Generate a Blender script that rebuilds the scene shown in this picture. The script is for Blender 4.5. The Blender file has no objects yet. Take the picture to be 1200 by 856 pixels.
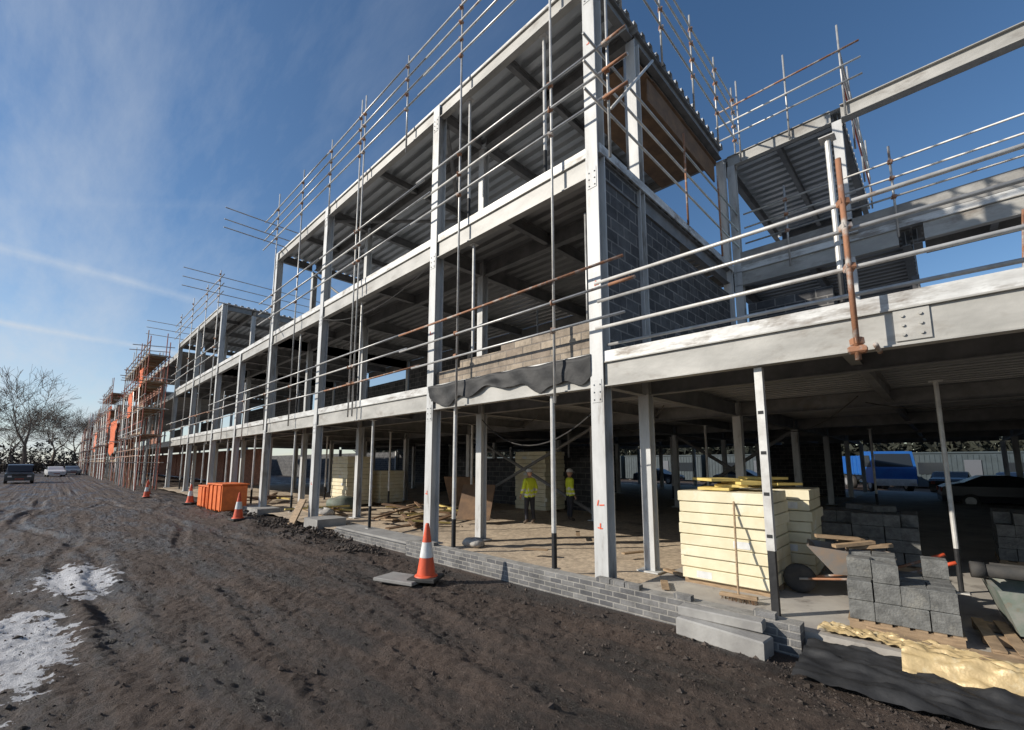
import bpy, bmesh, math, random
from mathutils import Vector, Matrix, noise
R=random.Random(7)
scene=bpy.context.scene
scene.view_settings.view_transform='Standard'
scene.view_settings.look='None'
scene.view_settings.exposure=0
# ------------------------------------------------------------------ helpers
class MB:
    def __init__(s): s.v=[];s.f=[];s.m=[];s.c=0
    def add(s,vs,fs):
        o=len(s.v); s.v+=[tuple(p) for p in vs]
        for f in fs: s.f.append([i+o for i in f]); s.m.append(s.c)
    def box(s,x0,x1,y0,y1,z0,z1):
        if x0>x1:x0,x1=x1,x0
        if y0>y1:y0,y1=y1,y0
        if z0>z1:z0,z1=z1,z0
        s.add([(x0,y0,z0),(x1,y0,z0),(x1,y1,z0),(x0,y1,z0),(x0,y0,z1),(x1,y0,z1),(x1,y1,z1),(x0,y1,z1)],
              [(0,3,2,1),(4,5,6,7),(0,1,5,4),(1,2,6,5),(2,3,7,6),(3,0,4,7)])
    def obox(s,c,size,rz=0,ry=0,rx=0,ch=0):
        M=Matrix.Translation(c)@Matrix.Rotation(rz,4,'Z')@Matrix.Rotation(ry,4,'Y')@Matrix.Rotation(rx,4,'X')
        a,b,d=[q/2 for q in size]
        if ch<=0:
            vs=[(-a,-b,-d),(a,-b,-d),(a,b,-d),(-a,b,-d),(-a,-b,d),(a,-b,d),(a,b,d),(-a,b,d)]
            s.add([M@Vector(p) for p in vs],[(0,3,2,1),(4,5,6,7),(0,1,5,4),(1,2,6,5),(2,3,7,6),(3,0,4,7)])
        else:
            rings=[]
            for (z,i) in ((-d,ch),(-d+ch,0),(d-ch,0),(d,ch)):
                rings.append([(-a+i,-b+i*0.999,z),(a-i,-b+i,z),(a-i,b-i,z),(-a+i,b-i,z)])
            vs=[M@Vector(p) for r in rings for p in r]
            fs=[(0,3,2,1),(12,13,14,15)]
            for k in range(3):
                for j in range(4):
                    fs.append((k*4+j,k*4+(j+1)%4,k*4+4+(j+1)%4,k*4+4+j))
            s.add(vs,fs)
    def tube(s,p0,p1,r,n=8,r1=None,cap=True):
        p0=Vector(p0);p1=Vector(p1);d=p1-p0
        if d.length<1e-6:return
        r1=r if r1 is None else r1
        q=d.to_track_quat('Z','Y')
        a=[];b=[]
        for i in range(n):
            t=2*math.pi*i/n
            o=q@Vector((math.cos(t),math.sin(t),0))
            a.append(p0+o*r);b.append(p1+o*r1)
        fs=[(i,(i+1)%n,n+(i+1)%n,n+i) for i in range(n)]
        if cap: fs+= [tuple(range(n-1,-1,-1)),tuple(range(n,2*n))]
        s.add(a+b,fs)
    def cable(s,p0,p1,sag,r=.012,n=14):
        p0=Vector(p0);p1=Vector(p1);pr=p0
        for i in range(1,n+1):
            u=i/n; q=p0.lerp(p1,u)-Vector((0,0,sag*4*u*(1-u))); s.tube(pr,q,r,5,cap=False); pr=q
    def ibeam(s,ax,a0,a1,c1,c2,h,w,tf=.016,tw=.012):
        if ax=='x':
            s.box(a0,a1,c1-w/2,c1+w/2,c2,c2+tf); s.box(a0,a1,c1-w/2,c1+w/2,c2+h-tf,c2+h); s.box(a0,a1,c1-tw/2,c1+tw/2,c2+tf,c2+h-tf)
        elif ax=='y':
            s.box(c1-w/2,c1+w/2,a0,a1,c2,c2+tf); s.box(c1-w/2,c1+w/2,a0,a1,c2+h-tf,c2+h); s.box(c1-tw/2,c1+tw/2,a0,a1,c2+tf,c2+h-tf)
        else:
            s.box(c1-h/2,c1-h/2+tf,c2-w/2,c2+w/2,a0,a1); s.box(c1+h/2-tf,c1+h/2,c2-w/2,c2+w/2,a0,a1); s.box(c1-h/2+tf,c1+h/2-tf,c2-tw/2,c2+tw/2,a0,a1)
    def lathe(s,prof,c,n=20,M=None):
        vs=[];fs=[]
        for (r,z) in prof:
            for i in range(n):
                t=2*math.pi*i/n
                p=Vector((r*math.cos(t),r*math.sin(t),z))
                if M: p=M@p
                vs.append(p+Vector(c))
        for k in range(len(prof)-1):
            for i in range(n):
                fs.append((k*n+i,k*n+(i+1)%n,(k+1)*n+(i+1)%n,(k+1)*n+i))
        s.add(vs,fs)
    def grid(s,fn,nu,nv):
        vs=[fn(i/nu,j/nv) for j in range(nv+1) for i in range(nu+1)]
        s.add(vs,[(j*(nu+1)+i,j*(nu+1)+i+1,(j+1)*(nu+1)+i+1,(j+1)*(nu+1)+i) for j in range(nv) for i in range(nu)])
    def obj(s,name,mats,parent=None,smooth=False):
        me=bpy.data.meshes.new(name); me.from_pydata(s.v,[],s.f)
        if not isinstance(mats,(list,tuple)): mats=[mats]
        for m in mats: me.materials.append(m)
        me.polygons.foreach_set('material_index',s.m)
        if smooth: me.polygons.foreach_set('use_smooth',[True]*len(s.f))
        me.update()
        o=bpy.data.objects.new(name,me); scene.collection.objects.link(o)
        if parent: o.parent=parent
        return o
def empty(name,loc=(0,0,0),rz=0):
    o=bpy.data.objects.new(name,None); o.location=loc; o.rotation_euler=(0,0,rz); o.empty_display_size=.2
    scene.collection.objects.link(o); return o
def pm(name,c1,c2=None,scale=4,rough=.7,metal=0,bump=.0,bscale=None,stretch=(1,1,1),detail=4,lo=.35,hi=.65,c3=None,s3=1.2,lo3=.55,hi3=.7,bdist=.01,spec=None):
    m=bpy.data.materials.new(name); m.use_nodes=True; nt=m.node_tree; N=nt.nodes; L=nt.links
    b=N['Principled BSDF']; b.inputs['Roughness'].default_value=rough; b.inputs['Metallic'].default_value=metal
    if spec is not None: b.inputs['Specular IOR Level'].default_value=spec
    b.inputs['Base Color'].default_value=(*c1,1)
    tc=N.new('ShaderNodeTexCoord'); mp=N.new('ShaderNodeMapping'); mp.inputs['Scale'].default_value=stretch
    L.new(tc.outputs['Object'],mp.inputs['Vector'])
    if c2:
        n=N.new('ShaderNodeTexNoise'); n.inputs['Scale'].default_value=scale; n.inputs['Detail'].default_value=detail; n.inputs['Roughness'].default_value=.65
        L.new(mp.outputs[0],n.inputs['Vector'])
        r=N.new('ShaderNodeMapRange'); r.inputs[1].default_value=lo; r.inputs[2].default_value=hi
        L.new(n.outputs['Fac'],r.inputs[0])
        mx=N.new('ShaderNodeMix'); mx.data_type='RGBA'; mx.inputs[6].default_value=(*c1,1); mx.inputs[7].default_value=(*c2,1)
        L.new(r.outputs[0],mx.inputs[0]); out=mx.outputs[2]
        if c3:
            n3=N.new('ShaderNodeTexNoise'); n3.inputs['Scale'].default_value=s3; n3.inputs['Detail'].default_value=5; n3.inputs['Roughness'].default_value=.7
            L.new(mp.outputs[0],n3.inputs['Vector'])
            r3=N.new('ShaderNodeMapRange'); r3.inputs[1].default_value=lo3; r3.inputs[2].default_value=hi3
            L.new(n3.outputs['Fac'],r3.inputs[0])
            m3=N.new('ShaderNodeMix'); m3.data_type='RGBA'; m3.inputs[7].default_value=(*c3,1)
            L.new(out,m3.inputs[6]); L.new(r3.outputs[0],m3.inputs[0]); out=m3.outputs[2]
        L.new(out,b.inputs['Base Color'])
    if bump>0:
        nb=N.new('ShaderNodeTexNoise'); nb.inputs['Scale'].default_value=bscale or scale*4; nb.inputs['Detail'].default_value=3
        L.new(tc.outputs['Object'],nb.inputs['Vector'])
        bp=N.new('ShaderNodeBump'); bp.inputs['Strength'].default_value=bump; bp.inputs['Distance'].default_value=bdist
        L.new(nb.outputs['Fac'],bp.inputs['Height']); L.new(bp.outputs[0],b.inputs['Normal'])
    return m
def brickmat(name,ca,cb,mortar,bw,bh,ms=.012,rough=.85,offs=.5):
    m=bpy.data.materials.new(name); m.use_nodes=True; nt=m.node_tree; N=nt.nodes; L=nt.links
    b=N['Principled BSDF']; b.inputs['Roughness'].default_value=rough
    tc=N.new('ShaderNodeTexCoord'); sx=N.new('ShaderNodeSeparateXYZ'); L.new(tc.outputs['Object'],sx.inputs[0])
    ad=N.new('ShaderNodeMath'); L.new(sx.outputs[0],ad.inputs[0]); L.new(sx.outputs[1],ad.inputs[1])
    cb_=N.new('ShaderNodeCombineXYZ'); L.new(ad.outputs[0],cb_.inputs[0]); L.new(sx.outputs[2],cb_.inputs[1])
    br=N.new('ShaderNodeTexBrick'); br.inputs['Scale'].default_value=1; br.inputs['Brick Width'].default_value=bw; br.inputs['Row Height'].default_value=bh
    br.inputs['Mortar Size'].default_value=ms; br.inputs['Mortar Smooth'].default_value=.3; br.offset=offs
    br.inputs['Color1'].default_value=(*ca,1); br.inputs['Color2'].default_value=(*cb,1); br.inputs['Mortar'].default_value=(*mortar,1)
    L.new(cb_.outputs[0],br.inputs['Vector'])
    n=N.new('ShaderNodeTexNoise'); n.inputs['Scale'].default_value=3; n.inputs['Detail'].default_value=6; n.inputs['Roughness'].default_value=.75; L.new(tc.outputs['Object'],n.inputs['Vector'])
    r=N.new('ShaderNodeMapRange'); r.inputs[1].default_value=.3; r.inputs[2].default_value=.7; r.inputs[3].default_value=.5; r.inputs[4].default_value=1.4; L.new(n.outputs['Fac'],r.inputs[0])
    mu=N.new('ShaderNodeVectorMath'); mu.operation='SCALE'; L.new(br.outputs['Color'],mu.inputs[0]); L.new(r.outputs[0],mu.inputs['Scale'])
    L.new(mu.outputs[0],b.inputs['Base Color'])
    n2=N.new('ShaderNodeTexNoise'); n2.inputs['Scale'].default_value=60; L.new(tc.outputs['Object'],n2.inputs['Vector'])
    s2=N.new('ShaderNodeMath'); s2.operation='MULTIPLY_ADD'; s2.inputs[1].default_value=-1.5; L.new(br.outputs['Fac'],s2.inputs[0]); L.new(n2.outputs['Fac'],s2.inputs[2])
    bp=N.new('ShaderNodeBump'); bp.inputs['Strength'].default_value=.7; bp.inputs['Distance'].default_value=.008; L.new(s2.outputs[0],bp.inputs['Height']); L.new(bp.outputs[0],b.inputs['Normal'])
    return m
# ------------------------------------------------------------------ materials
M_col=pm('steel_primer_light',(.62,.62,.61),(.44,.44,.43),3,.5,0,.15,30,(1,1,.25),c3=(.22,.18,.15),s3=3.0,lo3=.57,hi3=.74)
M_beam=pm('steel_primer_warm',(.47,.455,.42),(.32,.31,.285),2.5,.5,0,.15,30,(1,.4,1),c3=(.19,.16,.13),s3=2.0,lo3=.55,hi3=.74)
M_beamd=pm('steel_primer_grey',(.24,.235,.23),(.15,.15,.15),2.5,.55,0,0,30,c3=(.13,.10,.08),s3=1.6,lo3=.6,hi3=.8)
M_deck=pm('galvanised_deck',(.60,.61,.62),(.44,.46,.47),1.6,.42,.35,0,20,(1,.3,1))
M_deckd=pm('galvanised_deck_dark',(.44,.43,.42),(.28,.28,.28),1.6,.45,.4,0,20,(1,.3,1))  # darker galvanised tone, used for the floor decking
M_trim=pm('galvanised_edge_trim',(.72,.72,.70),(.46,.45,.43),3,.5,.1,.2,20,(1,.5,2),c3=(.24,.21,.18),s3=2.5,lo3=.50,hi3=.66)
M_conc=pm('concrete',(.33,.32,.30),(.22,.21,.20),2,.85,0,.4,25,c3=(.42,.41,.39),s3=.8,lo3=.5,hi3=.75)
M_slab=pm('concrete_slab',(.46,.43,.38),(.31,.28,.25),1.1,.8,0,.25,18,c3=(.16,.14,.125),s3=1.9,lo3=.56,hi3=.72,detail=6)
M_hard=pm('hardcore_gravel',(.62,.50,.36),(.34,.27,.20),9,.9,0,.6,30,c3=(.20,.16,.12),s3=.9,lo3=.53,hi3=.72,bdist=.012,detail=8)
M_tube=pm('galvanised_tube',(.50,.50,.49),(.36,.35,.34),5,.42,.35,0,30,c3=(.30,.20,.13),s3=1.7,lo3=.64,hi3=.72)
M_tubew=pm('pale_tube',(.68,.67,.64),(.50,.48,.45),5,.45,.15,0,30,c3=(.36,.26,.18),s3=2.3,lo3=.64,hi3=.72)
M_rust=pm('rusty_tube',(.36,.17,.09),(.26,.13,.08),6,.75,.1,.3,40,c3=(.46,.42,.38),s3=3,lo3=.50,hi3=.62)
M_red=pm('red_painted_tube',(.42,.09,.05),(.25,.07,.05),6,.6,0,.1)
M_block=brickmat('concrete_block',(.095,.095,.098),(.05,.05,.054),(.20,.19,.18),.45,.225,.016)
M_blockt=brickmat('tan_block',(.40,.33,.25),(.25,.20,.155),(.22,.19,.16),.45,.15,.014)
M_bluebrick=brickmat('charcoal_brick',(.20,.195,.19),(.095,.095,.10),(.30,.285,.26),.225,.075,.010)
M_redbrick=brickmat('red_brick',(.42,.14,.065),(.30,.09,.045),(.35,.31,.27),.225,.075,.010)
M_ins=pm('insulation_cream',(.80,.73,.53),(.70,.62,.42),3,.75,0,.15,15,c3=(.84,.81,.70),s3=2,lo3=.55,hi3=.7)
M_insw=pm('insulation_yellow',(.72,.55,.18),(.55,.42,.14),5,.6)
M_black=pm('black_membrane',(.020,.020,.021),(.035,.035,.036),4,.6,0,.3,12,bdist=.02,spec=.3)
M_wood=pm('timber',(.40,.28,.17),(.24,.165,.10),6,.8,0,.2,30,(1,1,6))
M_ply=pm('plywood',(.22,.13,.07),(.13,.08,.05),3,.8)
M_board=pm('scaffold_board',(.33,.25,.16),(.20,.15,.10),3,.85)
M_orange=pm('orange_plastic',(.80,.19,.04),(.62,.13,.03),4,.5,0,.2,10,bdist=.02)
M_net=pm('orange_netting',(.80,.17,.05),(.50,.10,.03),2,.8)
M_white=pm('white_reflective',(.78,.78,.76),(.6,.6,.58),6,.45)
M_coneo=pm('cone_orange',(.80,.11,.04),(.60,.09,.035),6,.5,c3=(.3,.1,.06),s3=5,lo3=.58,hi3=.75)
M_rubber=pm('rubber',(.03,.03,.03),(.06,.055,.05),6,.8)
M_gold=pm('foil_faced_sheet',(.60,.45,.23),(.44,.32,.16),4,.45,.15,.5,9,bdist=.03,c3=(.70,.60,.40),s3=3)
M_glass=pm('dark_glass',(.03,.035,.04),rough=.08)
M_green=pm('green_trough_paint',(.17,.22,.18),(.30,.30,.27),5,.6,c3=(.25,.16,.10),s3=4)
M_hivis=pm('hivis_yellow',(.72,.82,.05),(.60,.70,.04),8,.7,0,.3,25)
M_dark=pm('dark_trousers',(.02,.022,.03),(.04,.04,.05),8,.85)
M_skin=pm('skin',(.55,.33,.24),(.48,.28,.2),8,.55)
M_mud=pm('mud_boot',(.10,.07,.05),(.05,.04,.03),8,.8)
M_bark=pm('bark',(.20,.15,.11),(.12,.09,.07),3,.9)
M_twig=pm('twig_mass',(.085,.065,.05),(.05,.042,.035),1,.95)
M_everg=pm('evergreen_foliage',(.035,.038,.025),(.02,.022,.015),1,.9)
M_stone=pm('stones',(.08,.062,.05),(.045,.034,.028),1.5,.9,c3=(.27,.24,.21),s3=5,lo3=.60,hi3=.68)
M_blk=pm('block_face',(.19,.19,.18),(.10,.10,.095),9,.9,0,.8,50,c3=(.27,.26,.23),s3=2.3)
M_cabin=pm('cabin_paint',(.055,.075,.085),(.04,.055,.06),2,.6)
# ------------------------------------------------------------------ ground
def sm(a,b,x):
    t=max(0,min(1,(x-a)/(b-a))); return t*t*(3-2*t)
RUT=((-1.6,.16,.055),(.25,.16,.06),(1.2,.12,.03),(2.3,.14,.045),(3.2,.2,.035),(-3.4,.2,.04),(4.0,.16,.03))
def gh(x,y):
    if abs(x)>60 or y>90 or y<-40: return -.02
    z=.05*noise.noise((x*.45,y*.3,0))+.028*noise.noise((x*1.8,y*1.2,3))+.024*noise.noise((x*4.2,y*3.6,5))+.024*noise.noise((x*9,y*8.5,9))
    n2=noise.noise((x*17,y*16,2)); z+=.034*max(0,n2)
    for i,(c,w,dp) in enumerate(RUT):
        cc=c+.75*math.sin(y*.16+c*2)+.25*math.sin(y*.45+c*5)+.1*noise.noise((y*.4,c,0))
        d=(x-cc)/w
        if abs(d)<5:
            am=.5+1.1*noise.noise((y*.3,c,8))
            z-=am*dp*math.exp(-d*d*d*d)*(1+.22*math.sin(y*42+4*abs(d)))
            z+=am*dp*.6*math.exp(-(abs(d)-1.6)**2*3)
    z+=.22*math.exp(-((x-4.9)/.55)**2)*max(0,noise.noise((x*.9,y*.6,20))+.25)*sm(7,11,y)
    k=1-sm(4.9,5.6,x)
    return z*k-.02*(1-k)
def lin(a,b,s):
    n=int(round((b-a)/s)); return [a+(b-a)*i/n for i in range(n)]
def geo(a,b,n):
    return [a*(b/a)**(i/n) for i in range(1,n+1)]
xs=[-6-q for q in reversed(geo(.3,900,34))]+lin(-6,-2,.08)+lin(-2,5.8,.035)+[5.8]+[5.8+q for q in geo(.5,900,26)]
ys=[-2-q for q in reversed(geo(.3,900,24))]+lin(-2,9,.036)+lin(9,16,.07)+lin(16,30,.16)+[30]+[30+q for q in geo(.4,1200,34)]
g=MB(); nx=len(xs)
g.v=[(x,y,gh(x,y)) for y in ys for x in xs]
g.f=[(j*nx+i,j*nx+i+1,(j+1)*nx+i+1,(j+1)*nx+i) for j in range(len(ys)-1) for i in range(nx-1)]
g.m=[0]*len(g.f)
mg=bpy.data.materials.new('muddy_ground'); mg.use_nodes=True; nt=mg.node_tree;N=nt.nodes;L=nt.links
b=N['Principled BSDF']; tc=N.new('ShaderNodeTexCoord')
def nz(scale,det=6,ro=.65,vec=None):
    n=N.new('ShaderNodeTexNoise'); n.inputs['Scale'].default_value=scale;n.inputs['Detail'].default_value=det;n.inputs['Roughness'].default_value=ro
    L.new(vec or tc.outputs['Object'],n.inputs['Vector']); return n.outputs['Fac']
def mr(s,a,b_,c=0,d=1):
    r=N.new('ShaderNodeMapRange'); r.inputs[1].default_value=a;r.inputs[2].default_value=b_;r.inputs[3].default_value=c;r.inputs[4].default_value=d; L.new(s,r.inputs[0]); return r.outputs[0]
def mix(f,a,c):
    m=N.new('ShaderNodeMix'); m.data_type='RGBA'
    for k,v in ((6,a),(7,c)):
        if isinstance(v,tuple): m.inputs[k].default_value=(*v,1)
        else: L.new(v,m.inputs[k])
    L.new(f,m.inputs[0]); return m.outputs[2]
def mth(op,a,c=None,d=None):
    m=N.new('ShaderNodeMath'); m.operation=op
    for k,v in enumerate((a,c,d)):
        if v is None: continue
        if isinstance(v,(int,float)): m.inputs[k].default_value=v
        else: L.new(v,m.inputs[k])
    return m.outputs[0]
mp=N.new('ShaderNodeMapping'); mp.inputs['Scale'].default_value=(1,.2,1); L.new(tc.outputs['Object'],mp.inputs[0])
c=mix(mr(nz(.8),.35,.65),(.092,.062,.046),(.048,.033,.025))
c=mix(mr(nz(16,7,.8),.5,.72),c,(.16,.12,.095))
c=mix(mr(nz(1.6,6,.7,mp.outputs[0]),.47,.60),c,(.024,.017,.014))
def patch(px,py,r0,r1):
    vs=N.new('ShaderNodeVectorMath'); vs.operation='DISTANCE'
    mp2=N.new('ShaderNodeMapping'); mp2.inputs['Scale'].default_value=(1,.33,0); L.new(tc.outputs['Object'],mp2.inputs[0]); L.new(mp2.outputs[0],vs.inputs[0]); vs.inputs[1].default_value=(px,py*.33,0)
    return mr(vs.outputs['Value'],r0,r1,1,0)
pat=mth('MAXIMUM',patch(.5,11.0,.25,.8),patch(-.15,7.4,.3,.85))
pat=mth('GREATER_THAN',mth('ADD',mth('MULTIPLY',pat,.35),nz(3.0,9,.72)),.72)
c=mix(mth('MULTIPLY',pat,.9),c,(.66,.66,.68))
L.new(c,b.inputs['Base Color'])
rg=mr(nz(1.6,5,.65,mp.outputs[0]),.42,.60,.85,.36); L.new(rg,b.inputs['Roughness']); b.inputs['Specular IOR Level'].default_value=.45
h=mth('ADD',mth('MULTIPLY',nz(9,9,.78),2.0),mth('MULTIPLY',nz(45,3,.7),.6))
bp=N.new('ShaderNodeBump'); bp.inputs['Strength'].default_value=1; bp.inputs['Distance'].default_value=.035; L.new(h,bp.inputs['Height']); L.new(bp.outputs[0],b.inputs['Normal'])
g.obj('ground',mg,smooth=True)
st=MB()
def rock(mb,x,y,z,s):
    a=R.random()*6.28; q=Matrix.Rotation(a,3,'Z')@Matrix.Rotation(R.random()*6,3,'X')
    sx=s*R.uniform(.7,1.3); sy=s*R.uniform(.6,1.2); sz=s*R.uniform(.45,.8)
    P=[(1,0,0),(-1,0,0),(0,1,0),(0,-1,0),(.1,.1,1),(0,0,-1)]
    vs=[]
    for p in P:
        v=q@Vector((p[0]*sx*R.uniform(.7,1.2),p[1]*sy*R.uniform(.7,1.2),p[2]*sz)); vs.append((x+v.x,y+v.y,z+v.z))
    mb.add(vs,[(0,2,4),(2,1,4),(1,3,4),(3,0,4),(2,0,5),(1,2,5),(3,1,5),(0,3,5)])
for i in range(20000):
    y=-1.5+28*R.random()**1.8; x=R.uniform(-4,5.5)
    if R.random()<.4: x=5.5-abs(R.gauss(0,.9))
    s=R.uniform(.005,.016) if R.random()<.96 else R.uniform(.016,.045)
    rock(st,x,y,gh(x,y)+s*.2,s)
st.obj('gravel',M_stone)
# ------------------------------------------------------------------ building
B=empty('steel_frame_building')
cols=MB();fb=MB();ib=MB();dk=MB();dk2=MB();tr=MB();cc=MB();bw=MB();bt=MB();rb=MB();br_=MB()
def deck(x0,x1,y0,y1,z,pitch=.3,dp=.07,tgt=None):
    n=int(round((x1-x0)/pitch)); pr=[]
    for i in range(n):
        a=x0+i*pitch
        pr+=[(a,z),(a+pitch*.45,z),(a+pitch*.53,z+dp),(a+pitch*.92,z+dp)]
    pr.append((x0+n*pitch,z))
    vs=[(p[0],y0,p[1]) for p in pr]+[(p[0],y1,p[1]) for p in pr]; k=len(pr)
    (tgt or dk).add(vs,[(i,i+1,k+i+1,k+i) for i in range(k-1)])
GX=(7.6,12.7,19.0,25.0,31.0,37.0)  # two deepest grid lines added so the ground-floor interior goes darker
L1b,L1t=3.2,3.6; L2b,L2t=6.88,7.28; Rb,Rt=10.6,10.93
def col(x,y,z0,z1,s=.22): cols.ibeam('z',z0,z1,x,y,s,s,.02,.014); cols.box(x-.2,x+.2,y-.2,y+.2,z0,z0+.025)
Ycols_near=[-20,-14,-8,-2.4,3.9,8.45,14.9,19.9,24.3,28.7,34.7,41]
def level(ylist,xlist,zb,zt,front=True,xf=6.1,topping=True,roof=False):
    y0,y1=ylist[0],ylist[-1]; x1=xlist[-1]
    for y in ylist:
        xs_=[xf]+list(xlist)
        for a,c2 in zip(xs_[:-1],xs_[1:]): ib.ibeam('x',a+.12,c2-.12,y,zb+.02,zt-zb-.03,.15)
    for a,c2 in zip(ylist[:-1],ylist[1:]):
        for x in xlist: ib.ibeam('y',a+.12,c2-.12,x,zb+.03,zt-zb-.04,.15)
        m=(a+c2)/2; ib.ibeam('x',xf+.1,x1-.1,m,zb+.12,zt-zb-.13,.12)
    if front:
        for a,c2 in zip(ylist[:-1],ylist[1:]):
            fb.box(xf-.06,xf+.05,a+.115,c2-.115,zb,zt); fb.box(xf-.10,xf-.06,a+.115,c2-.115,zb,zb+.018); fb.box(xf-.10,xf-.06,a+.115,c2-.115,zt-.018,zt)
    ye0,ye1=y0-.1,y1+.1
    if topping:
        deck(xf-.05,x1+.1,ye0,ye1,zt+.004,.3,.08,dk2)
        cc.box(xf-.05,x1+.1,ye0,ye1,zt+.09,zt+.15)
        tr.box(xf-.09,xf-.053,ye0,ye1,zt-.0,zt+.17)
        tr.box(xf-.053,x1+.1,ye0-.03,ye0-.004,zt-.0,zt+.17)
    else: deck(xf-.05,x1+.1,ye0,ye1,zt+.004,.33,.12)
for y in Ycols_near:
    top=L1b-.002
    if y>=3.9 and y<=19.9 or y>=28.7: top=Rt
    elif y>19.9: top=L2t
    if y in (3.9,): top=11.6
    col(6.1,y,.2,top,.24)
    for x in GX:
        if x<13: t2=Rb if (3<y<20 or y>28) else (L2b if y>19 else L1b)
        else: t2=L1b
        col(x,y,.1,t2,.2)
level([-20,-14,-8,-2.4,3.9,8.45,14.9,19.9,24.3,28.7,34.7,41],GX,L1b,L1t)
level([3.9,8.45,14.9,19.9],(7.6,12.7),L2b,L2t)
level([19.9,24.3,28.7],(7.6,12.7),L2b,L2t,xf=6.1)
level([28.7,34.7,41],(7.6,12.7),L2b,L2t)
level([3.9,8.45,14.9,19.9],(7.6,12.7),Rb,Rt,topping=False)
level([28.7,34.7,41],(7.6,12.7),Rb,Rt,topping=False)
for (a,c2) in ((3.8,20.1),(28.5,41.2)):
    tr.box(6.0,6.03,a,c2,Rt+.005,Rt+.05)
level([0.2,3.9],(19.0,),L2b,L2t,xf=13.0)
level([-20,-14,-8,-2.4,0.0],(13.9,),L2b,L2t,xf=13.0)
level([1.2,3.9],(19.0,),Rb-.1,Rt-.1,xf=13.0,topping=False)
fb.box(12.93,13.05,-20,1.1,Rb-.1,Rt-.1); fb.box(12.86,13.12,-20,1.1,Rt-.1,Rt-.08); fb.box(12.86,13.12,-20,1.1,Rb-.12,Rb-.1)
for y in (-14,-8,-2.4,1.2): col(13,y,L1t+.16,L2b,.18)
for y in (-14,1.2,-8): col(13,y,L2t+.16,Rb-.12,.2)
for x in (13,19): col(x,3.7,L1t+.16,Rb-.1,.2)
cc.box(12.9,13.0,-20,3.6,L2t+.16,L2t+.55)
fb.box(6.02,6.037,-.02,.26,3.25,3.58)
for i in range(3):
    for j in range(2): fb.tube((6.0,.05+j*.14,3.31+i*.1),(6.03,.05+j*.14,3.31+i*.1),.016,6)
for y in (3.9,8.45,14.9,19.9,28.7,34.7):
    for z in (L1b,L2b,Rb-.1):
        cols.box(5.972,5.979,y-.09,y+.09,z-.25,z+.12)
        for i in range(3):
            for s_ in (-.055,.055): cols.tube((5.955,y+s_,z-.2+i*.12),(5.975,y+s_,z-.2+i*.12),.013,6)
br_.tube((12.7,8.45,.3),(12.7,14.9,3.2),.06); br_.tube((12.7,14.9,.3),(12.7,8.45,3.2),.06)
br_.tube((19,3.9,.3),(19,8.45,3.2),.07); br_.tube((19,8.45,.3),(19,3.9,3.2),.07)
br_.tube((6.3,8.45,10.55),(12.5,14.9,10.55),.06); br_.tube((12.5,8.45,10.55),(6.3,14.9,10.55),.06)
br_.tube((6.3,3.9,10.5),(12.5,8.4,10.5),.05)
br_.tube((12.7,8.5,7.5),(12.7,14.8,10.5),.06); br_.tube((7.6,14.9,7.4),(7.6,19.9,10.5),.05)
br_.tube((7.6,28.7,7.4),(12.7,28.7,10.5),.05)
bw.box(6.24,7.48,3.86,3.98,3.76,7.25); bw.box(7.72,12.58,3.86,3.98,3.76,6.6)
bw.box(7.72,9.4,3.86,3.98,6.6,6.87)
bw.box(12.9,13.05,1.6,3.5,3.76,6.3); bw.box(13.2,18.9,.05,.18,3.76,6.2)
for (a,c2,z1) in ((5.2,8.3,6.85),(8.6,11.2,6.85),(12.2,14.7,6.85),(15.1,17.0,6.85),(17.9,19.7,6.85),(20.1,24.1,6.4),(24.5,28.5,6.85),(28.9,31,6.85),(32.4,34.5,6.85),(34.9,40.8,6.85),(41.2,46.8,6.8),(59,66,6.8),(78,86,6.8)): bw.box(12.62,12.78,a,c2,3.76,z1)  # rear walls added to keep the first-floor interior dark
for (a,c2) in ((11.2,12.2),(17,17.9),(31,32.4)): bw.box(12.622,12.778,a,c2,3.76,4.7)
bw.box(15.0,15.2,9.5,19,.06,2.2); bw.box(25.2,25.4,-7,-3,.06,3.1); bw.box(17,18.8,24.2,24.4,.06,3.1); bw.box(31.2,31.35,4.2,8.2,.06,3.1); bw.box(25.2,25.35,15,19.6,.06,3.1); bw.box(31.2,31.35,20.2,28.2,.06,3.1); bw.box(25.2,25.35,29,150,.0,3.1)  # the longest wall is added to shut out the bright gap behind
y=4.06
for i,hh in enumerate((.62,.62,.62,.62,.62,.47,.47,.47,.32,.32)):
    bt.box(6.09,6.21,y,y+.428,3.76,3.76+hh); y+=.43
far=[(41,47,3),(47,53,3),(53,59,3),(59,66,2),(66,72,3),(72,78,3),(78,86,2),(86,92,3),(92,98,3),(98,108,2),(108,116,3),(116,126,2),(126,136,3),(136,150,2)]
for (a,c2,n) in far:
    tops=[L1b,L2b,Rb-.6][:n]
    for x in (6.1,12.7):
        cols.box(x-.1,x+.1,c2-.1,c2+.1,.1,tops[-1]+.3)
    for z in tops:
        fb.box(6.04,6.15,a+.1,c2-.1,z,z+.4); cc.box(6.16,12.8,a+.1,c2-.1,z+.25,z+.42)
    if a in (66,86,126): rb.box(6.9,7.1,a+.6,c2-.4,7.3,9.2)
    if a in (53,72,108): rb.box(6.9,7.1,a+.6,c2-.4,3.65,5.2)
    rb.box(12.4,12.6,a+.2,c2-.2,.1,3.2)
for i in range(5): rb.box(5.9,6.02,46.5+i*2.8,48.7+i*2.8,8.2,10.0)
rb.box(5.9,6.02,46.5,60,7.35,8.198); rb.box(5.9,6.02,66,71,5.5,8.0)
sl=MB(); sl.box(5.83,38,-22,3.45,-.1,.2)
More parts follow.
